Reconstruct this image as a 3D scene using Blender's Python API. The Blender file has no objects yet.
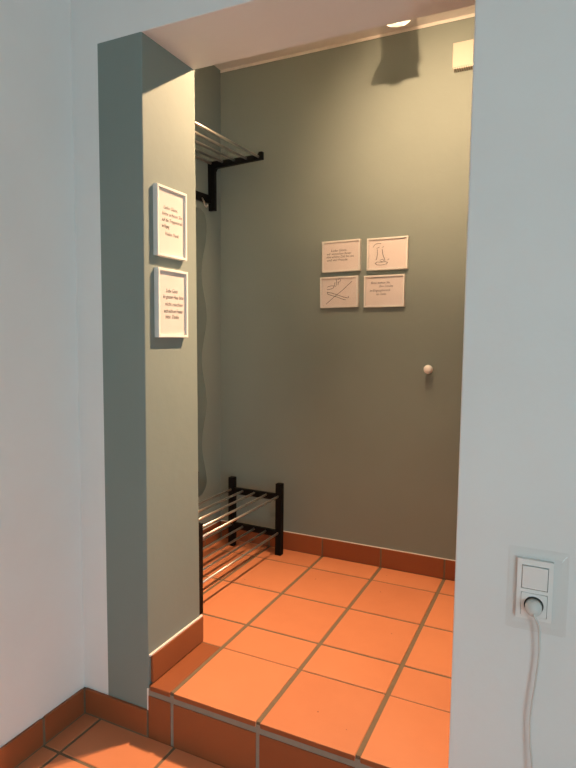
import bpy, bmesh, math, random
from mathutils import Vector, Matrix
random.seed(4)
S = bpy.context.scene
COL = S.collection

# ------------------------------------------------------------------ camera
cam_d = bpy.data.cameras.new('camera')
cam = bpy.data.objects.new('camera', cam_d)
COL.objects.link(cam)
cam_d.sensor_fit = 'VERTICAL'
cam_d.sensor_height = 36.0
cam_d.lens = 569.67 / 768 * 36.0
R = Matrix(((0.9022012, -0.0446309, 0.4290000),
            (0.4312020, 0.0705316, -0.8994944),
            (0.0098872, 0.9965107, 0.0828786)))
cam.matrix_world = Matrix.Translation((0.8489, -1.4481, 1.17)) @ R.to_4x4()
cam_d.clip_start = 0.02
S.camera = cam

# ------------------------------------------------------------------ world, window light, exposure
S.view_settings.view_transform = 'Standard'
S.view_settings.look = 'None'
S.view_settings.gamma = 1.0
S.view_settings.use_curve_mapping = False
S.view_settings.exposure = 0.0
W = bpy.data.worlds.new('daylight')
S.world = W
W.use_nodes = True
bgn = W.node_tree.nodes['Background']
bgn.inputs['Color'].default_value = (0.63, 0.93, 1.02, 1)
bgn.inputs['Strength'].default_value = 8.3

WIN_Y0, WIN_Y1, WIN_Z0, WIN_Z1 = -3.5, -1.9, -0.1, 1.6
ROOM_R, ROOM_N = 2.9, -3.6          # right wall and near wall of the room the photographer stands in
pl = bpy.data.lights.new('window_portal', 'AREA')
pl.shape = 'RECTANGLE'
pl.size = WIN_Y1 - WIN_Y0
pl.size_y = WIN_Z1 - WIN_Z0
pl.cycles.is_portal = True
po = bpy.data.objects.new('window_portal', pl)
COL.objects.link(po)
po.matrix_world = Matrix.Translation((ROOM_R + 0.05, (WIN_Y0 + WIN_Y1) / 2, (WIN_Z0 + WIN_Z1) / 2)) @ \
    Matrix(((0, 0, 1), (1, 0, 0), (0, 1, 0))).to_4x4()

WARM = (1.0, 0.64, 0.37)
E_REVEAL, E_FLOOR, E_WALL = 165.0, 290.0, 98.0

# ------------------------------------------------------------------ measures (metres, z = 0 on the raised tiles)
G = [-0.2527, 0.0683, 0.3865]       # joints running into the alcove
ROW = [0.3103, 0.4961, 0.8163, 1.1441]
YB = 1.3164                          # back wall
XP, XJ = -0.35, 0.6323               # opening: pillar side, jamb side
YT = 0.2767                          # thickness of the dividing wall
ZS = 2.0942                          # soffit
ZC = 2.617                           # ceiling
RZ = -0.1831                         # lower floor
XL = -0.6385                         # left wall of the room
XA = -0.897                          # left wall of the alcove
XR = 1.0                             # right wall of the alcove
SK = 0.0988                          # skirting height
XS = -0.527                          # painted stripe starts

# ------------------------------------------------------------------ materials
def new_mat(name):
    m = bpy.data.materials.new(name)
    m.use_nodes = True
    return m, m.node_tree, m.node_tree.nodes['Principled BSDF']

def link(t, a, b):
    t.links.new(a, b)

def plain(name, col, rough=0.5, metal=0.0, noise=0.0, scale=60, bump=0.0, spec=.5):
    m, t, b = new_mat(name)
    b.inputs['Base Color'].default_value = (*col, 1)
    b.inputs['Roughness'].default_value = rough
    b.inputs['Metallic'].default_value = metal
    b.inputs['Specular IOR Level'].default_value = spec
    co = t.nodes.new('ShaderNodeTexCoord')
    n = t.nodes.new('ShaderNodeTexNoise')
    n.inputs['Scale'].default_value = scale
    n.inputs['Detail'].default_value = 4
    link(t, co.outputs['Object'], n.inputs['Vector'])
    if noise:
        mx = t.nodes.new('ShaderNodeMix')
        mx.data_type = 'RGBA'
        mx.inputs[6].default_value = (*[c * (1 - noise) for c in col], 1)
        mx.inputs[7].default_value = (*[min(1, c * (1 + noise)) for c in col], 1)
        link(t, n.outputs['Fac'], mx.inputs[0])
        link(t, mx.outputs[2], b.inputs['Base Color'])
    if bump:
        bp = t.nodes.new('ShaderNodeBump')
        bp.inputs['Strength'].default_value = bump
        bp.inputs['Distance'].default_value = 0.004
        link(t, n.outputs['Fac'], bp.inputs['Height'])
        link(t, bp.outputs['Normal'], b.inputs['Normal'])
    return m

def plaster(name, col):
    m, t, b = new_mat(name)
    b.inputs['Roughness'].default_value = 0.75
    co = t.nodes.new('ShaderNodeTexCoord')
    n = t.nodes.new('ShaderNodeTexNoise')
    n.inputs['Scale'].default_value = 3.0
    n.inputs['Detail'].default_value = 5
    n2 = t.nodes.new('ShaderNodeTexNoise')
    n2.inputs['Scale'].default_value = 22.0
    n2.inputs['Detail'].default_value = 6
    link(t, co.outputs['Object'], n.inputs['Vector'])
    link(t, co.outputs['Object'], n2.inputs['Vector'])
    mx = t.nodes.new('ShaderNodeMix')
    mx.data_type = 'RGBA'
    mx.inputs[6].default_value = (*[c * 0.94 for c in col], 1)
    mx.inputs[7].default_value = (*[min(1, c * 1.06) for c in col], 1)
    link(t, n.outputs['Fac'], mx.inputs[0])
    link(t, mx.outputs[2], b.inputs['Base Color'])
    bp = t.nodes.new('ShaderNodeBump')
    bp.inputs['Strength'].default_value = 0.18
    bp.inputs['Distance'].default_value = 0.006
    link(t, n2.outputs['Fac'], bp.inputs['Height'])
    link(t, bp.outputs['Normal'], b.inputs['Normal'])
    return m

def terracotta(name='terracotta_tile', k=(1, 1, 1)):
    m, t, b = new_mat(name)
    geo = t.nodes.new('ShaderNodeNewGeometry')
    co = t.nodes.new('ShaderNodeTexCoord')
    n = t.nodes.new('ShaderNodeTexNoise')
    n.inputs['Scale'].default_value = 7.0
    n.inputs['Detail'].default_value = 6
    n.inputs['Roughness'].default_value = 0.6
    link(t, co.outputs['Object'], n.inputs['Vector'])
    ad = t.nodes.new('ShaderNodeMath')
    ad.operation = 'MULTIPLY_ADD'
    ad.inputs[1].default_value = 0.55
    link(t, geo.outputs['Random Per Island'], ad.inputs[0])
    m2 = t.nodes.new('ShaderNodeMath')
    m2.operation = 'MULTIPLY'
    m2.inputs[1].default_value = 0.6
    link(t, n.outputs['Fac'], m2.inputs[0])
    link(t, m2.outputs[0], ad.inputs[2])
    cr = t.nodes.new('ShaderNodeValToRGB')
    cr.color_ramp.elements[0].position = 0.1
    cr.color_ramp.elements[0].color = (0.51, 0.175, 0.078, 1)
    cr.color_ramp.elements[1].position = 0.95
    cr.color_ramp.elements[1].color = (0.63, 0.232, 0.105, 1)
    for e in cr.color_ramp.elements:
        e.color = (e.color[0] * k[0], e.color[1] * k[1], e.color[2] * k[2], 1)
    link(t, ad.outputs[0], cr.inputs[0])
    # small dark pits and specks fired into the clay
    v = t.nodes.new('ShaderNodeTexVoronoi')
    v.inputs['Scale'].default_value = 9.0
    link(t, co.outputs['Object'], v.inputs['Vector'])
    lt = t.nodes.new('ShaderNodeMath')
    lt.operation = 'LESS_THAN'
    lt.inputs[1].default_value = 0.03
    link(t, v.outputs['Distance'], lt.inputs[0])
    mx = t.nodes.new('ShaderNodeMix')
    mx.data_type = 'RGBA'
    mx.inputs[7].default_value = (0.26, 0.08, 0.04, 1)
    link(t, lt.outputs[0], mx.inputs[0])
    link(t, cr.outputs[0], mx.inputs[6])
    link(t, mx.outputs[2], b.inputs['Base Color'])
    b.inputs['Roughness'].default_value = 0.52
    b.inputs['Specular IOR Level'].default_value = 0.35
    bp = t.nodes.new('ShaderNodeBump')
    bp.inputs['Strength'].default_value = 0.12
    bp.inputs['Distance'].default_value = 0.004
    link(t, n.outputs['Fac'], bp.inputs['Height'])
    link(t, bp.outputs['Normal'], b.inputs['Normal'])
    return m

def clear(name, tint=(1, 1, 1), ior=1.45, rough=0.03):
    m, t, b = new_mat(name)
    t.nodes.remove(b)
    out = t.nodes['Material Output']
    tr = t.nodes.new('ShaderNodeBsdfTransparent')
    tr.inputs['Color'].default_value = (*tint, 1)
    gl = t.nodes.new('ShaderNodeBsdfGlossy')
    gl.inputs['Roughness'].default_value = rough
    fr = t.nodes.new('ShaderNodeFresnel')
    geo = t.nodes.new('ShaderNodeNewGeometry')     # same reflectance entering and leaving the thin pane
    mr = t.nodes.new('ShaderNodeMapRange')
    mr.inputs['To Min'].default_value = ior
    mr.inputs['To Max'].default_value = 1 / ior
    link(t, geo.outputs['Backfacing'], mr.inputs['Value'])
    link(t, mr.outputs['Result'], fr.inputs['IOR'])
    mx = t.nodes.new('ShaderNodeMixShader')
    link(t, fr.outputs[0], mx.inputs[0])
    link(t, tr.outputs[0], mx.inputs[1])
    link(t, gl.outputs[0], mx.inputs[2])
    link(t, mx.outputs[0], out.inputs[0])
    return m

M = dict(
    white=plaster('white_plaster', (0.74, 0.74, 0.73)),
    sage=plaster('sage_paint', (0.198, 0.238, 0.218)),
    tile=terracotta(),
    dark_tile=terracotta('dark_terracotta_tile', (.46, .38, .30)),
    grout=plain('cement_grout', (0.17, 0.12, 0.073), 0.9, noise=0.15, scale=40, bump=0.3),
    caulk=plain('white_caulk', (0.72, 0.70, 0.66), 0.6, noise=0.08, scale=30),
    black=plain('black_wood', (0.005, 0.0048, 0.0045), 0.5, noise=0.2, scale=40, spec=.10),
    steel=plain('brushed_steel', (0.62, 0.60, 0.56), 0.42, 1.0, noise=0.04, scale=200),
    mirror=plain('mirror_glass', (0.80, 0.83, 0.80), 0.03, 1.0),
    edge=plain('glass_edge', (0.10, 0.16, 0.13), 0.2),
    frame=plain('white_lacquer', (0.74, 0.72, 0.68), 0.35, noise=0.02, scale=30),
    paper=plain('note_paper', (0.78, 0.70, 0.66), 0.85, noise=0.03, scale=25),
    ink=plain('dark_ink', (0.045, 0.035, 0.035), 0.7, noise=0.2, scale=80),
    plastic=plain('white_plastic', (0.78, 0.77, 0.75), 0.3, noise=0.01, scale=20),
    aged=plain('aged_plastic', (0.47, 0.43, 0.37), 0.45, noise=0.02, scale=25),
    riser_grout=plain('pale_riser_grout', (0.25, 0.215, 0.17), 0.9, noise=0.12, scale=40, bump=0.3),
    dark=plain('painted_gap_shade', (0.02, 0.02, 0.02), 0.6),  # near-black, paints in the shade of gaps and recesses
    cord=plain('cord_rubber', (0.60, 0.59, 0.56), 0.45, noise=0.02, scale=50),
    chrome=plain('satin_nickel', (0.55, 0.53, 0.50), 0.3, 1.0),
    acrylic=clear('clear_acrylic', (0.985, 0.985, 0.98), 1.49, 0.10),
    glazing=clear('picture_glazing', (0.98, 0.98, 0.98), 1.35, 0.05),
)
mlamp, tl_, bl_ = new_mat('lamp_lens')
bl_.inputs['Base Color'].default_value = (0.9, 0.85, 0.75, 1)
bl_.inputs['Emission Color'].default_value = (1.0, 0.80, 0.52, 1)
bl_.inputs['Emission Strength'].default_value = 9.0
M['lamp'] = mlamp

# ------------------------------------------------------------------ mesh helpers
def box(bm, x0, x1, y0, y1, z0, z1, mi=0, bev=0.0, seg=2):
    r = bmesh.ops.create_cube(bm, size=1)
    vs = r['verts']
    for v in vs:
        v.co = Vector(((x0 + x1) / 2 + v.co.x * (x1 - x0), (y0 + y1) / 2 + v.co.y * (y1 - y0), (z0 + z1) / 2 + v.co.z * (z1 - z0)))
    fs = set(f for v in vs for f in v.link_faces)
    for f in fs:
        f.material_index = mi
    if bev:
        es = list(set(e for v in vs for e in v.link_edges))
        rr = bmesh.ops.bevel(bm, geom=es, offset=bev, segments=seg, profile=0.5, affect='EDGES')
        for f in rr['faces']:
            f.material_index = mi
    return vs

def tube(bm, pts, r, n=12, cap=True, mi=0):
    pts = [Vector(p) for p in pts]
    rings = []
    nrm = None
    for i, p in enumerate(pts):
        if i == 0:
            d = pts[1] - p
        elif i == len(pts) - 1:
            d = p - pts[i - 1]
        else:
            d = (pts[i + 1] - p).normalized() + (p - pts[i - 1]).normalized()
        d.normalize()
        if nrm is None:
            nrm = d.orthogonal().normalized()
        nrm = (nrm - d * nrm.dot(d)).normalized()
        bi = d.cross(nrm)
        rad = r[i] if isinstance(r, (list, tuple)) else r
        rings.append([bm.verts.new(p + (nrm * math.cos(2 * math.pi * k / n) + bi * math.sin(2 * math.pi * k / n)) * rad) for k in range(n)])
    for a, b in zip(rings, rings[1:]):
        for k in range(n):
            f = bm.faces.new((a[k], a[(k + 1) % n], b[(k + 1) % n], b[k]))
            f.smooth = True
            f.material_index = mi
    if cap:
        bm.faces.new(rings[0][::-1]).material_index = mi
        bm.faces.new(rings[-1]).material_index = mi

def prism(bm, poly, t, mat, mi=0, mi_side=None):
    """extrude the 2-D outline poly by t and place it with mat (outline in local xy, thickness along +z)"""
    a = [bm.verts.new(mat @ Vector((p[0], p[1], 0))) for p in poly]
    b = [bm.verts.new(mat @ Vector((p[0], p[1], t))) for p in poly]
    bm.faces.new(a[::-1]).material_index = mi
    bm.faces.new(b).material_index = mi
    n = len(poly)
    for k in range(n):
        bm.faces.new((a[k], a[(k + 1) % n], b[(k + 1) % n], b[k])).material_index = mi if mi_side is None else mi_side

def lathe(bm, prof, mat, n=32, mi=0, smooth=True):
    """prof = [(radius, height)...] turned around local z, placed with mat"""
    rings = []
    for r, h in prof:
        if r < 1e-6:
            rings.append([bm.verts.new(mat @ Vector((0, 0, h)))])
        else:
            rings.append([bm.verts.new(mat @ Vector((r * math.cos(2 * math.pi * k / n), r * math.sin(2 * math.pi * k / n), h))) for k in range(n)])
    for a, b in zip(rings, rings[1:]):
        for k in range(n):
            k2 = (k + 1) % n
            if len(a) == 1 and len(b) == 1:
                continue
            if len(a) == 1:
                f = bm.faces.new((a[0], b[k2], b[k]))
            elif len(b) == 1:
                f = bm.faces.new((a[k], a[k2], b[0]))
            else:
                f = bm.faces.new((a[k], a[k2], b[k2], b[k]))
            f.smooth = smooth
            f.material_index = mi

def obj(name, bm, mats, parent=None, smooth_angle=None):
    bmesh.ops.recalc_face_normals(bm, faces=bm.faces)
    me = bpy.data.meshes.new(name)
    bm.to_mesh(me)
    bm.free()
    for m in (mats if isinstance(mats, (list, tuple)) else [mats]):
        me.materials.append(M[m])
    o = bpy.data.objects.new(name, me)
    COL.objects.link(o)
    if parent is not None:
        o.parent = parent
        o.matrix_parent_inverse = parent.matrix_world.inverted()
    return o

def thing(name, label, cat, mw=None, group=None):
    o = bpy.data.objects.new(name, None)
    o.empty_display_size = 0.05
    COL.objects.link(o)
    if mw is not None:
        o.matrix_world = mw
    o['label'] = label
    o['category'] = cat
    if group:
        o['group'] = group
    return o

def tag(o, label, cat, group=None):
    o['label'] = label
    o['category'] = cat
    if group:
        o['group'] = group
    return o

def struct(name, bm, mats):
    o = obj(name, bm, mats)
    o['kind'] = 'structure'
    return o

def part(name, bm, mat, parent):
    """a part modelled in the thing's own local frame"""
    bmesh.ops.recalc_face_normals(bm, faces=bm.faces)
    me = bpy.data.meshes.new(name)
    bm.to_mesh(me)
    bm.free()
    for m in (mat if isinstance(mat, (list, tuple)) else [mat]):
        me.materials.append(M[m])
    o = bpy.data.objects.new(name, me)
    COL.objects.link(o)
    o.parent = parent
    return o

NB = bmesh.new
T = Matrix.Translation

def soften(bm, tests, off, seg=3):
    """round the straight edges whose two ends both pass the test"""
    es = [e for e in bm.edges if any(all(t(v.co) for v in e.verts) for t in tests)]
    bmesh.ops.bevel(bm, geom=es, offset=off, segments=seg, profile=0.5, affect='EDGES')

near = lambda a, b: abs(a - b) < 1e-4

# ------------------------------------------------------------------ setting: walls
bm = NB()
# white front wall: left strip, lintel and right side
box(bm, -1.05, XS, 0, YT, RZ - 0.1, ZC)
b2 = NB()
box(b2, XS, XP, 0, YT, RZ - 0.1, ZS, 1)
for v in b2.verts:                  # the pillar is a little thicker at its foot
    if near(v.co.y, YT):
        v.co.y += .006 + .022 * (1 - v.co.z / ZS)
soften(b2, [lambda c: near(c.x, XP) and near(c.y, 0), lambda c: near(c.x, XP) and c.y > YT], 0.004)
for f in b2.faces:
    f.material_index = 1
b3 = NB()
box(b3, XS, XJ, 0, YT, ZS, ZC)
soften(b3, [lambda c: near(c.z, ZS) and near(c.y, 0), lambda c: near(c.z, ZS) and near(c.y, YT)], 0.003)
b4 = NB()
box(b4, XJ, ROOM_R, 0, YT, RZ - 0.1, ZC)
bmesh.ops.bisect_plane(b4, geom=b4.verts[:] + b4.edges[:] + b4.faces[:], plane_co=(0, 0, ZS), plane_no=(0, 0, 1))
soften(b4, [lambda c: near(c.x, XJ) and near(c.y, 0) and c.z < ZS + .001, lambda c: near(c.x, XJ) and near(c.y, YT) and c.z < ZS + .001], 0.004)
for b in (b2, b3, b4):
    tmp = bpy.data.meshes.new('tmp')
    b.to_mesh(tmp)
    b.free()
    bm.from_mesh(tmp)
    bpy.data.meshes.remove(tmp)
struct('wall_front', bm, ['white', 'sage'])

bm = NB(); box(bm, XL - 0.1, XL, ROOM_N, 0, RZ - 0.1, ZC); struct('wall_left', bm, 'white')
bm = NB(); box(bm, XL - 0.1, ROOM_R + 0.1, ROOM_N - 0.1, ROOM_N, RZ - 0.1, ZC); struct('wall_near', bm, 'white')
bm = NB()
box(bm, ROOM_R, ROOM_R + 0.1, ROOM_N, WIN_Y0, RZ - 0.1, ZC)
box(bm, ROOM_R, ROOM_R + 0.1, WIN_Y1, YT, RZ - 0.1, ZC)
box(bm, ROOM_R, ROOM_R + 0.1, WIN_Y0, WIN_Y1, RZ - 0.1, WIN_Z0)
box(bm, ROOM_R, ROOM_R + 0.1, WIN_Y0, WIN_Y1, WIN_Z1, ZC)
struct('wall_right', bm, 'white')
bm = NB()
for y0, y1, z0, z1 in ((WIN_Y0, WIN_Y1, WIN_Z0, WIN_Z0 + .05), (WIN_Y0, WIN_Y1, WIN_Z1 - .05, WIN_Z1),
                       (WIN_Y0, WIN_Y0 + .05, WIN_Z0, WIN_Z1), (WIN_Y1 - .05, WIN_Y1, WIN_Z0, WIN_Z1),
                       ((WIN_Y0 + WIN_Y1) / 2 - .03, (WIN_Y0 + WIN_Y1) / 2 + .03, WIN_Z0, WIN_Z1)):
    box(bm, ROOM_R + .055, ROOM_R + .095, y0, y1, z0, z1, bev=.004)
struct('window_1', bm, 'plastic')

bm = NB(); box(bm, XA - 0.1, XR + 0.1, YB, YB + 0.1, -0.1, ZC); struct('wall_back', bm, 'sage')
bm = NB(); box(bm, XA - 0.1, XA, YT, YB, -0.1, ZC); struct('wall_alcove_left', bm, 'sage')
bm = NB(); box(bm, XR, XR + 0.1, YT, YB, -0.1, ZC); struct('wall_alcove_right', bm, 'sage')
bm = NB(); box(bm, XA - 0.1, ROOM_R + 0.1, ROOM_N - 0.1, YB + 0.1, ZC, ZC + 0.1); struct('ceiling', bm, 'white')
# bead of white ceiling paint along the top of the back wall
bm = NB(); box(bm, XA, XR, YB - .003, YB, ZC - .014, ZC, bev=.001); struct('trim_1', bm, 'caulk')

# ------------------------------------------------------------------ setting: tiled floors
def tiles(bm, xs, ys, z0, z1, gx, gy, first_x=0.0, first_y=0.0):
    for i in range(len(xs) - 1):
        for j in range(len(ys) - 1):
            a = xs[i] + gx / 2; b = xs[i + 1] - gx / 2
            c = ys[j] + (gy / 2 if j else first_y); d = ys[j + 1] - gy / 2
            if b - a < .01 or d - c < .01:
                continue
            dz = random.uniform(-.0006, .0006)
            box(bm, a, b, c, d, z0, z1 + dz, 0, bev=.0025)

# raised alcove floor
bm = NB()
xs = [G[0] - .32 * 2 - .005, G[0] - .32, G[0], G[1], G[2], G[2] + .32, XR]
xs[0] = XA
ys = [-0.006] + ROW + [YB]
# behind the dividing wall the tiles run left of the pillar, in the opening only between pillar and jamb
tiles(bm, [XA, G[0] - .32, G[0]], ROW + [YB], -.018, 0, .0155, .0105)
tiles(bm, [G[0], G[1], G[2], XJ + .012], [-.003] + ROW[:1], -.018, 0, .0155, .0105, first_y=0)
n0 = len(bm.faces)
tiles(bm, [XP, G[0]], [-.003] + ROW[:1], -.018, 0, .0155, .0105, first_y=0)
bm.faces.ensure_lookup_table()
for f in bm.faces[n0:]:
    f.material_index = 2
tiles(bm, [G[0], G[1], G[2], G[2] + .32, XR], ROW + [YB], -.018, 0, .0155, .0105)
box(bm, XA, XR, YT, YB, -.10, -.0028, 1)
box(bm, XP, XJ, .004, YT, RZ - .05, -.0028, 1)
for f in bm.faces:                  # tread tiles' front edges painted with the riser's dark tile for their shade
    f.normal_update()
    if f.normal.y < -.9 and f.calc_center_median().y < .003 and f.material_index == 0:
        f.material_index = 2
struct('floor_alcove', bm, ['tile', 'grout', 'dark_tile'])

# step riser
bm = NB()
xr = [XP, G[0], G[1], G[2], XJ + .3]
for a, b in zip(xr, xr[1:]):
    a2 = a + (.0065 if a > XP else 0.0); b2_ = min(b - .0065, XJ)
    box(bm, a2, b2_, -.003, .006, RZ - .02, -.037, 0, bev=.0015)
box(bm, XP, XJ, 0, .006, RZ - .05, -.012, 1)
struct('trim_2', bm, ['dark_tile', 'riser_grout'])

# lower floor
bm = NB()
x0 = -.561
xs = [XL] + [x0 + .32 * k for k in range(12)]
xs = [x for x in xs if x < ROOM_R - .05] + [ROOM_R]
ysl = [0.0] + [-.188 - .32 * k for k in range(12)]
ysl = [y for y in ysl if y > ROOM_N + .05] + [ROOM_N]
tiles(bm, xs, ysl[::-1], RZ - .018, RZ, .011, .010)
box(bm, XL, ROOM_R, ROOM_N, 0, RZ - .10, RZ - .0028, 1)
struct('floor', bm, ['tile', 'grout'])

# ------------------------------------------------------------------ setting: skirting tiles
def skirt(name, pieces, grout, caulk=None):
    bm = NB()
    for p in pieces:
        box(bm, *p, 0, bev=.0025)
    for g in grout:
        box(bm, *g, 1)
    if caulk:
        for c in caulk:
            box(bm, *c, 2, bev=.0012)
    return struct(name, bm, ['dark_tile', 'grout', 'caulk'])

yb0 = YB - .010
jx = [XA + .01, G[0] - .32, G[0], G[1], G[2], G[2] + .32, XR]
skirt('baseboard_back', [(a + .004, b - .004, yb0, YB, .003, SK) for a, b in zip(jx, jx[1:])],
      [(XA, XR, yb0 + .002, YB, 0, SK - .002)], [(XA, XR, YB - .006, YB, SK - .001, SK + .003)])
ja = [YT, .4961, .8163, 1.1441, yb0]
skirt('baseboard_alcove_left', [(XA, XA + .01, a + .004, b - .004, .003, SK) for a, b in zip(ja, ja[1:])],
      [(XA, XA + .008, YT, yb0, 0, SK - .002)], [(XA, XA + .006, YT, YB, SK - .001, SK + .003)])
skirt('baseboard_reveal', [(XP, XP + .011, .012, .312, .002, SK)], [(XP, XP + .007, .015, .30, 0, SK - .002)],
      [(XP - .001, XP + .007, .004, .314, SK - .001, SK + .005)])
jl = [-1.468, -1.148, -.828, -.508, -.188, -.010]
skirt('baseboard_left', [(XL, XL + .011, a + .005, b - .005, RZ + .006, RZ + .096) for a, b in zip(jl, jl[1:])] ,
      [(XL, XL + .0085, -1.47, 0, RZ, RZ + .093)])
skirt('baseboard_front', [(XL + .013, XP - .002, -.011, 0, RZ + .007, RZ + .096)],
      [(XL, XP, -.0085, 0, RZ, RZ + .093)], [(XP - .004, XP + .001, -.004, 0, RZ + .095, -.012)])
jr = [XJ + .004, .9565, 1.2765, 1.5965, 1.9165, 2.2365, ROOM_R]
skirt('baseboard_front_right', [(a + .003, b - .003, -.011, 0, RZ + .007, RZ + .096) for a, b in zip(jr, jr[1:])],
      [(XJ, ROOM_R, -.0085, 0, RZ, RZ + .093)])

# ------------------------------------------------------------------ shoe rack
RX0, RX1 = -0.787, -0.457            # back and front posts (outer faces)
RY0, RY1 = 0.470, 1.245
rack = thing('shoe_rack', 'low black shoe rack with steel rod shelves on the raised tiles below the wavy mirror', 'shoe rack',
             T(((RX0 + RX1) / 2, (RY0 + RY1) / 2, 0)))
o0 = rack.matrix_world.translation
PW, PD, PH = .034, .034, .390
def local(bm):
    bmesh.ops.translate(bm, verts=bm.verts, vec=-o0)
for xa in (RX0, RX1 - PW):
    for ya in (RY0, RY1 - PD):
        bm = NB(); box(bm, xa, xa + PW, ya, ya + PD, 0.001, PH, bev=.002); local(bm)
        part('post', bm, 'black', rack)
for ya in (RY0 + .003, RY1 - PD + .003):
    for z0 in (.300, .102):
        bm = NB(); box(bm, RX0 + PW - .001, RX1 - PW + .001, ya, ya + .018, z0, z0 + .034, bev=.0015); local(bm)
        part('end_rail', bm, 'black', rack)
for zr in (.322, .122):
    for k in range(5):
        x = RX0 + .018 + (RX1 - RX0 - .036) * k / 4
        bm = NB(); tube(bm, [(x, RY0 + .012, zr), (x, RY1 - .012, zr)], .0056, 14); local(bm)
        part('rod', bm, 'steel', rack)

rack.rotation_euler = (0, 0, math.radians(-1.2))
rack.location.x -= .003

# ------------------------------------------------------------------ hat rack
HY0, HY1 = 0.43, 1.212
HTIP = -0.568
hat = thing('hat_rack', 'black wall hat rack with steel rods high on the left alcove wall', 'hat rack', T((XA, HY1, 1.98)))
o0 = hat.matrix_world.translation.copy()
for yy in (HY0, HY1 - .022):
    bm = NB()
    poly = [(0.0, 1.848), (.040, 1.848), (.040, 2.052), (.050, 2.068), (HTIP - XA, 2.080), (HTIP - XA, 2.118),
            (HTIP - XA - .020, 2.118), (HTIP - XA - .024, 2.104), (.03, 2.100), (0.0, 2.108)]
    prism(bm, poly, .022, Matrix(((1, 0, 0, XA), (0, 0, 1, yy), (0, 1, 0, 0), (0, 0, 0, 1))))
    bmesh.ops.bevel(bm, geom=bm.edges[:], offset=.0015, segments=1, affect='EDGES')
    local(bm)
    part('bracket', bm, 'black', hat)
for k in range(5):
    x = XA + .020 + (HTIP - XA - .042) * k / 4
    bm = NB(); tube(bm, [(x, HY0 + .004, 2.094), (x, HY1 - .004, 2.094)], .0062, 14); local(bm)
    part('rod', bm, 'steel', hat)
bm = NB(); box(bm, XA, XA + .018, HY0 + .018, HY1 - .018, 1.886, 1.928, bev=.002); local(bm)
rail = part('hook_rail', bm, 'black', hat)
for k in range(5):
    y = HY0 + .09 + .13 * k + (.065 if k == 4 else 0)
    bm = NB()
    tube(bm, [(XA + .018, y, 1.900), (XA + .030, y, 1.880), (XA + .034, y, 1.862), (XA + .043, y, 1.853), (XA + .053, y, 1.862)], .0042, 10)
    local(bm)
    part('hook', bm, 'chrome', rail)

hat.rotation_euler = (math.radians(1.7), 0, 0)
hat.location.z -= .008

# ------------------------------------------------------------------ wavy mirror
bm = NB()
ZT, ZB = 1.835, .29
zs_ = [ZT - (ZT - ZB) * k / 120 for k in range(121)]
def wav(z):
    return math.sin((1.735 - z) / .4615 * 2 * math.pi + math.pi / 2) * .024
def pull(z):                        # rounded ends
    e = 0.0
    for d, r in ((ZT - z, .035), (z - ZB, .085)):
        if d < r:
            e += .095 * (r / .085) * (1 - math.sqrt(max(0, 1 - ((r - d) / r) ** 2)))
    return e
far = [(1.143 + wav(z) - pull(z), z) for z in zs_]
nearside = [(0.943 + wav(z) + pull(z), z) for z in zs_]
prism(bm, far + nearside[::-1], .005, Matrix(((0, 0, 1, XA + .0005), (1, 0, 0, 0), (0, 1, 0, 0), (0, 0, 0, 1))), 0, 1)
tag(obj('wavy_mirror', bm, ['mirror', 'edge']), 'tall narrow frameless mirror with wavy edges on the left alcove wall', 'mirror')

# ------------------------------------------------------------------ framed notes
def text_mesh(lines, size):
    """handwriting: slanted pen lines, lines = [(text, x, y, width)]"""
    bm = NB()
    for s, x, y, w in lines:
        cu = bpy.data.curves.new('handwriting', 'FONT')
        cu.body = s
        cu.size = size
        cu.shear = 0.25
        cu.space_character = 1.0
        cu.extrude = 0.0002
        cu.resolution_u = 2
        ob = bpy.data.objects.new('handwriting', cu)
        COL.objects.link(ob)
        bpy.context.view_layer.update()
        dg = bpy.context.evaluated_depsgraph_get()
        me = bpy.data.meshes.new_from_object(ob.evaluated_get(dg))
        mx_ = max((v.co.x for v in me.vertices), default=1.0)
        k = w / mx_ if w else 1.0
        b = NB()
        b.from_mesh(me)
        for v in b.verts:
            v.co = Vector((x + v.co.x * k, y + v.co.y, v.co.z))
        t_ = bpy.data.meshes.new('t')
        b.to_mesh(t_)
        b.free()
        bm.from_mesh(t_)
        bpy.data.meshes.remove(t_)
        bpy.data.objects.remove(ob)
        bpy.data.meshes.remove(me)
        bpy.data.curves.remove(cu)
    return bm

def strokes(lists, r):
    bm = NB()
    for pts in lists:
        tube(bm, [(p[0], p[1], 0.0) for p in pts], r, 6)
    for v in bm.verts:
        v.co.z *= .3
    return bm

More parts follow.
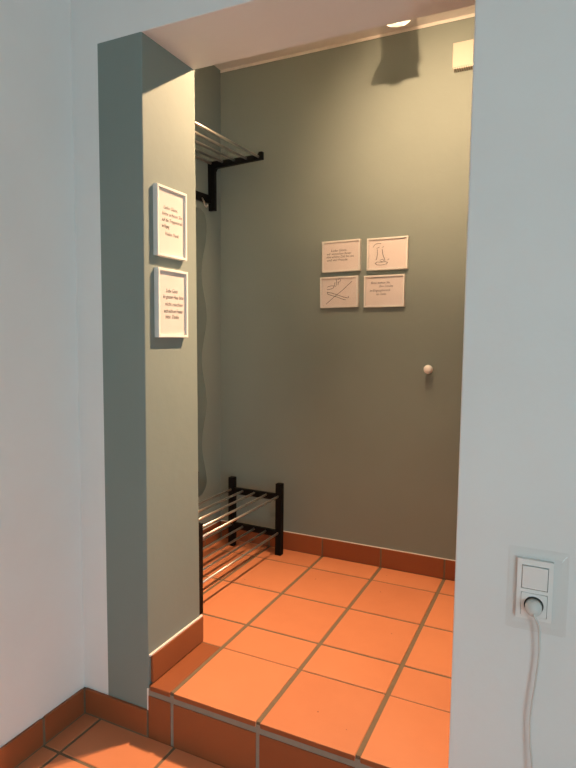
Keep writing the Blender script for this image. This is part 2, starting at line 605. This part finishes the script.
def framed(w, h, t, bw, mw, label, cat, marks, mark_name, group):
    """w x h frame; local x right, y up, z out of the wall"""
    r = thing('picture_frame', label, cat, mw, group)
    bm = NB()
    # moulding: four mitred sides
    o_ = [(-w / 2, -h / 2), (w / 2, -h / 2), (w / 2, h / 2), (-w / 2, h / 2)]
    i_ = [(-w / 2 + bw, -h / 2 + bw), (w / 2 - bw, -h / 2 + bw), (w / 2 - bw, h / 2 - bw), (-w / 2 + bw, h / 2 - bw)]
    vo0 = [bm.verts.new((x, y, 0.0)) for x, y in o_]; vo1 = [bm.verts.new((x, y, t)) for x, y in o_]
    vi0 = [bm.verts.new((x, y, 0.0)) for x, y in i_]; vi1 = [bm.verts.new((x, y, t)) for x, y in i_]
    for k in range(4):
        k2 = (k + 1) % 4
        bm.faces.new((vo0[k], vo0[k2], vo1[k2], vo1[k]))
        bm.faces.new((vo1[k], vo1[k2], vi1[k2], vi1[k]))
        bm.faces.new((vi1[k], vi1[k2], vi0[k2], vi0[k]))
        bm.faces.new((vi0[k], vi0[k2], vo0[k2], vo0[k]))
    bmesh.ops.bevel(bm, geom=[e for e in bm.edges if all(v.co.z > t - 1e-5 for v in e.verts)], offset=.0008, segments=1, affect='EDGES')
    part('moulding', bm, 'frame', r)
    bm = NB(); box(bm, -w / 2 + bw - .001, w / 2 - bw + .001, -h / 2 + bw - .001, h / 2 - bw + .001, 0.001, t - .0075)
    sheet = part('note_sheet', bm, 'paper', r)
    zt = t - .0073
    bmesh.ops.translate(marks, verts=marks.verts, vec=(0, 0, zt))
    part(mark_name, marks, 'ink', sheet)
    bm = NB(); box(bm, -w / 2 + bw - .0005, w / 2 - bw + .0005, -h / 2 + bw - .0005, h / 2 - bw + .0005, t - .0050, t - .0036)
    part('glazing', bm, 'glazing', r)
    return r

def back_at(x, z, rot=0.0):
    return T((x, YB - .0005, z)) @ Matrix(((1, 0, 0, 0), (0, 0, -1, 0), (0, 1, 0, 0), (0, 0, 0, 1))) @ Matrix.Rotation(math.radians(rot), 4, 'Z')
def reveal_at(y, z, rot=0.0):
    return T((XP + .0005, y, z)) @ Matrix(((0, 0, 1, 0), (1, 0, 0, 0), (0, 1, 0, 0), (0, 0, 0, 1))) @ Matrix.Rotation(math.radians(rot), 4, 'Z')

BW = .0085
gb = 'framed notes on the back wall'
gr = 'framed notes on the pillar'
FW, FH, FT = .2035, .1555, .022
framed(FW, FH, FT, BW, back_at(-.1725, 1.578, .9),
       'white frame with four lines of handwriting, upper left of four on back wall', 'picture frame',
       text_mesh([('Liebe Gäste,', -.055, .024, .085), ('wir wünschen Ihnen', -.078, .008, .130),
                  ('eine schöne Zeit bei uns', -.080, -.007, .148), ('und viel Freude', -.078, -.023, .112)], .0165), 'handwriting', gb)
framed(FW, FH, FT, BW, back_at(.0665, 1.578, .5),
       'white frame with a faint sketch of a foot, upper right on back wall', 'picture frame',
       strokes([[(-.072, .034), (-.066, .044), (-.056, .050), (-.045, .051), (-.032, .050)],
                [(-.054, .027), (-.046, .032), (-.039, .034)], [(-.024, .030), (-.018, .036)],
                [(-.050, .022), (-.050, .0), (-.052, -.018), (-.056, -.028)],
                [(-.026, .022), (-.023, 0), (-.018, -.016), (-.013, -.024), (-.012, -.036)],
                [(-.036, -.030), (-.030, -.026), (-.020, -.027), (-.017, -.033), (-.028, -.037), (-.036, -.033)],
                [(-.060, -.044), (-.050, -.038), (-.030, -.040), (-.010, -.038), (.002, -.042), (-.004, -.050), (-.030, -.054), (-.052, -.052), (-.060, -.044)],
                [(.002, -.030), (.010, -.026)], [(-.062, -.042), (-.057, -.046)], [(-.002, -.041), (.002, -.046)]], .0011), 'sketch', gb)
framed(FW, FH, FT, BW, back_at(-.180, 1.398, 1.0),
       'white frame with a crossed-out sketch of a shoe, lower left on the back wall', 'picture frame',
       strokes([[(-.070, -.058), (-.044, -.037), (-.018, -.017), (.020, .010), (.050, .036), (.070, .052)],
                [(-.064, .002), (-.040, -.003), (-.010, -.014), (.022, -.025), (.044, -.031), (.052, -.028), (.048, -.022)],
                [(-.064, .002), (-.062, -.008), (-.040, -.016), (-.012, -.024), (.012, -.034), (.036, -.041)],
                [(-.064, .026), (-.060, .030), (-.040, .034), (-.030, .032), (-.028, .024), (-.042, .018), (-.060, .014), (-.066, .016)],
                [(-.028, .032), (-.018, .030), (-.014, .040), (-.014, .056), (-.016, .066)],
                [(-.022, .050), (-.024, .038), (-.028, .030)],
                [(-.008, .064), (.004, .066), (.010, .060), (.004, .052), (-.008, .050)], [(-.004, .050), (-.006, .036)]], .0012), 'sketch', gb)
framed(FW, FH, FT, BW, back_at(.055, 1.3975, .6),
       'white frame with staggered handwritten lines, lower right of the four on the back wall', 'picture frame',
       text_mesh([('Bitte ziehen Sie', -.068, .036, .096), ('Ihre Schuhe', -.026, .019, .070),
                  ('im Eingangsbereich', -.074, -.001, .104), ('aus  Danke', -.040, -.019, .050)], .0165), 'handwriting', gb)
RT = .018
framed(.160, .226, RT, .0085, reveal_at(.127, 1.5405, 0),
       'upright white frame with faint handwritten lines, upper one on the pillar side', 'picture frame',
       text_mesh([('Liebe Gäste,', -.040, .042, .075), ('bitte achten Sie', -.048, .022, .108), ('auf die Treppenstufe', -.050, .002, .112),
                  ('am Eingang', -.050, -.018, .040), ('Vielen Dank', -.034, -.042, .076)], .0165), 'handwriting', gr)
framed(.162, .226, RT, .0085, reveal_at(.130, 1.2765, 0),
       'upright white frame with bold handwritten lines, lower one on the pillar side', 'picture frame',
       text_mesh([('Liebe Gäste', -.034, .036, .064), ('im ganzen Haus bitte', -.050, .016, .112), ('nicht rauchen', -.040, -.008, .098),
                  ('auch nicht am Fenster', -.046, -.031, .106), ('bitte  Danke', -.038, -.050, .074)], .0185), 'handwriting', gr)

# ------------------------------------------------------------------ wall knob and chime box on the back wall
bm = NB()
lathe(bm, [(0, 0), (.010, 0), (.010, .010), (.012, .014), (.019, .019), (.0215, .026), (.0205, .033), (.015, .038), (.007, .0405), (0, .041)],
      T((.283, YB, 1.021)) @ Matrix.Rotation(math.pi / 2, 4, 'X'), 28)
tag(obj('wall_hook_knob', bm, 'plastic'), 'small round white knob on the back wall near the jamb', 'knob')

chime = thing('door_chime', 'white chime box with slotted bottom high on the back wall', 'chime', T((.41, YB, 2.44)))
o0 = chime.matrix_world.translation.copy()
bm = NB()
box(bm, .352, .470, YB - .038, YB, 2.384, 2.490, bev=.003)
local(bm); part('cover', bm, 'aged', chime)
bm = NB()
box(bm, .356, .466, YB - .034, YB - .002, 2.3770, 2.3845)
local(bm); part('base_grille', bm, 'dark', chime)
for k in range(11):
    bm = NB(); box(bm, .3560 + k * .0098, .3640 + k * .0098, YB - .0368, YB - .004, 2.3760, 2.3842, bev=.0006); local(bm)
    part('slat', bm, 'aged', chime)

# ------------------------------------------------------------------ ceiling spotlight behind the lintel
A = Vector((.226, .80, 2.388)); B = Vector((.337, .40, 2.388))
spot = thing('ceiling_spotlight', 'warm spotlight fitting on the alcove ceiling behind the lintel, one bulb just showing', 'spotlight', T((.30, .6, ZC)))
o0 = spot.matrix_world.translation.copy()
bm = NB(); box(bm, .19, .43, .33, .87, ZC - .022, ZC - .0005, bev=.004); local(bm); part('ceiling_plate', bm, 'frame', spot)
def head(p, aim, lens_mat='lamp', stem_top=None, small=False):
    d = (Vector(aim) - p).normalized()
    rot = d.to_track_quat('-Z', 'Y').to_matrix().to_4x4()
    mw = T(p) @ rot
    bm = NB()
    if small:
        lathe(bm, [(.019, .000), (.0195, .004), (.0195, .045), (.014, .052), (0, .053)], mw, 24)
        lathe(bm, [(.019, .000), (.017, .001), (.016, .012), (0, .013)], mw, 24)
    else:
        # flared shade open towards the aim, then a straight lamp-holder
        lathe(bm, [(.051, .000), (.046, .014), (.037, .036), (.029, .050), (.031, .056), (.031, .170), (.027, .178), (0, .180)], mw, 32)
        lathe(bm, [(.051, .000), (.0495, .001), (.044, .016), (.026, .040), (0, .044)], mw, 32)
    local(bm)
    h = part('lamp_head', bm, 'frame', spot)
    bm = NB()
    if small:
        lathe(bm, [(0, .003), (.010, .004), (.0155, .008), (0, .012)], mw, 24)
    else:
        lathe(bm, [(0, -.008), (.012, -.006), (.021, .001), (.0245, .013), (.022, .030), (.013, .039), (0, .040)], mw, 24)
    local(bm)
    part('bulb', bm, 'lamp', h)
    if stem_top:
        bm = NB()
        tube(bm, [mw @ Vector((0, 0, .04 if small else .15)), mw @ Vector((0, 0, .055 if small else .17)), stem_top], .006 if small else .009, 12)
        local(bm)
        part('stem', bm, 'frame', spot)
    return d
def lamp(name, p, d, energy, size, blend, radius):
    L = bpy.data.lights.new(name, 'SPOT')
    L.energy = energy
    L.color = WARM
    L.spot_size = math.radians(size)
    L.spot_blend = blend
    L.shadow_soft_size = radius
    o = bpy.data.objects.new(name, L)
    COL.objects.link(o)
    o.parent = spot
    o.matrix_basis = T(Vector(p) - o0) @ Vector(d).to_track_quat('-Z', 'Y').to_matrix().to_4x4()
    return o
dA = head(A, A + Vector((.02, -.03, -1)), stem_top=Vector((.226, .80, ZC - .02)))
lamp('floor_lamp_beam', A + dA * .012, (-.04, -.27, -1), E_FLOOR, 82, 1.0, .012)
D = Vector((.243, .722, 2.398))
dD = head(D, D + Vector((-.60, -.58, -.55)), stem_top=Vector((.262, .735, ZC - .02)), small=True)
lamp('pillar_lamp_beam', D + dD * .004, (-.84, -.66, -.85), E_REVEAL, 112, .9, .008)
dB = head(B + Vector((0, -.05, .03)), (.25, YB, 2.2), stem_top=Vector((.36, .36, ZC - .02)))
lamp('wall_lamp_beam', B, (.02, .916, -.34), E_WALL, 92, 1.0, .008)

# ------------------------------------------------------------------ switch and socket with clear guard on the right wall
FX0, FX1, FZ0, FZ1 = .779, .8575, .5005, .6465
CXs = (FX0 + FX1) / 2
sw = thing('switch_socket_plate', 'white double wall plate with rocker switch above a socket, inside a clear guard', 'switch', T((CXs, 0, (FZ0 + FZ1) / 2)))
o0 = sw.matrix_world.translation.copy()
bm = NB()
zr0, zr1 = .5745, .6325             # rocker
zs0, zs1 = .5085, .5655             # socket insert
xi0, xi1 = CXs - .0292, CXs + .0292
for a in ((FX0, xi0, FZ0, FZ1), (xi1, FX1, FZ0, FZ1), (xi0, xi1, zr1, FZ1), (xi0, xi1, zs1, zr0), (xi0, xi1, FZ0, zs0)):
    box(bm, a[0], a[1], -.010, -.0005, a[2], a[3])
bmesh.ops.remove_doubles(bm, verts=bm.verts, dist=1e-5)
box(bm, xi0 - .001, xi1 + .001, -.003, -.0006, zs0 - .001, zr1 + .001, 1)
local(bm); part('cover_frame', bm, ['plastic', 'dark'], sw)
bm = NB()
g = .0011
vs = box(bm, xi0 + g, xi1 - g, -.0135, -.004, zr0 + g * .6, zr1 - g * 1.4, bev=.0015)
for v in bm.verts:                  # rocker: the lower half leans in
    if v.co.y < -.010:
        v.co.y += .004 * (1 - (v.co.z - zr0) / (zr1 - zr0))
local(bm); part('rocker_switch', bm, 'plastic', sw)
# socket insert: a square plate with a round recess
bm = NB()
zc_ = (zs0 + zs1) / 2
n = 48
rc = .0215
outer = []
inner = []
hx, hz = (xi1 - xi0) / 2 - g * .7, (zs1 - zs0) / 2 - g * .7
for k in range(n):
    a = 2 * math.pi * k / n
    c, s = math.cos(a), math.sin(a)
    q = 1 / max(abs(c) / hx, abs(s) / hz)
    outer.append((CXs + c * q, zc_ + s * q)); inner.append((CXs + c * rc, zc_ + s * rc))
V1 = [bm.verts.new((x, -.011, z)) for x, z in outer]
V0 = [bm.verts.new((x, -.004, z)) for x, z in outer]
W1 = [bm.verts.new((x, -.011, z)) for x, z in inner]
W0 = [bm.verts.new((x, -.0045, z)) for x, z in inner]
for k in range(n):
    k2 = (k + 1) % n
    bm.faces.new((V0[k], V0[k2], V1[k2], V1[k])); bm.faces.new((V1[k], V1[k2], W1[k2], W1[k]))
    bm.faces.new((W1[k], W1[k2], W0[k2], W0[k])).material_index = 1  # recess painted dark for the shade around the plug
bm.faces.new(W0).material_index = 1
local(bm); part('socket_insert', bm, ['plastic', 'dark'], sw)

# clear acrylic wall guard: a sloping picture-frame of plastic around the plate
GX0, GX1, GZ0, GZ1 = .7565, .8895, .4695, .6725
guard = thing('wall_guard', 'clear acrylic guard framing the white switch plate on the right wall', 'guard', T((CXs, 0, .571)))
o0 = guard.matrix_world.translation.copy()
bm = NB()
def ring(x0, x1, z0, z1, y, r=.006):
    out = []
    for cx_, cz_, a0 in ((x1 - r, z1 - r, 0), (x0 + r, z1 - r, 90), (x0 + r, z0 + r, 180), (x1 - r, z0 + r, 270)):
        for k in range(5):
            a = math.radians(a0 + k * 22.5)
            out.append(bm.verts.new((cx_ + r * math.cos(a), y, cz_ + r * math.sin(a))))
    return out
rg = [ring(GX0, GX1, GZ0, GZ1, -.0004), ring(GX0, GX1, GZ0, GZ1, -.0025), ring(GX0 + .004, GX1 - .004, GZ0 + .004, GZ1 - .004, -.0035),
      ring(GX0 + .013, GX1 - .014, GZ0 + .020, GZ1 - .016, -.0105), ring(FX0 - .0015, FX1 + .0015, FZ0 - .0015, FZ1 + .0015, -.0085, .003),
      ring(FX0 - .0012, FX1 + .0012, FZ0 - .0012, FZ1 + .0012, -.0004, .003)]
for a, b in zip(rg, rg[1:]):
    for k in range(len(a)):
        k2 = (k + 1) % len(a)
        bm.faces.new((a[k], a[k2], b[k2], b[k]))
local(bm); part('guard_frame', bm, 'acrylic', guard)

# charger plug and cord
plug = thing('plug_and_cord', 'white plug in the wall socket with its cord hanging down', 'plug', T((CXs, -.0046, zc_)))
o0 = plug.matrix_world.translation.copy()
bm = NB()
lathe(bm, [(0, 0), (.0185, 0), (.0185, .010), (.0190, .0105), (.0185, .022), (.016, .030), (.010, .034), (0, .035)],
      T((CXs, -.0046, zc_ - .0015)) @ Matrix.Rotation(math.pi / 2, 4, 'X'), 32)
local(bm); part('plug_body', bm, 'cord', plug)
bm = NB()
ctl = [(CXs, -.030, zc_ - .004), (CXs + .003, -.040, zc_ - .012), (CXs + .009, -.040, zc_ - .024), (.832, -0.0217, .490), (.834, -0.0186, .464), (.835, -0.0167, .415),
       (.829, -0.0155, .339), (.823, -0.0155, .262), (.825, -0.0161, .200), (.831, -0.0174, .144), (.838, -0.0186, .06), (.842, -0.0186, -.03), (.838, -0.0211, -.12), (.83, -.06, RZ + .004),
       (.80, -.14, RZ + .004), (.82, -.26, RZ + .004)]
pts = []
P = [Vector(p) for p in ctl]
P = [P[0]] + P + [P[-1]]
for i in range(1, len(P) - 2):      # Catmull-Rom
    for k in range(8):
        t = k / 8
        p0, p1, p2, p3 = P[i - 1:i + 3]
        pts.append(.5 * ((2 * p1) + (p2 - p0) * t + (2 * p0 - 5 * p1 + 4 * p2 - p3) * t * t + (3 * p1 - p0 - 3 * p2 + p3) * t ** 3))
pts.append(P[-1])
tube(bm, pts, .0027, 10)
local(bm); part('cord', bm, 'cord', plug)
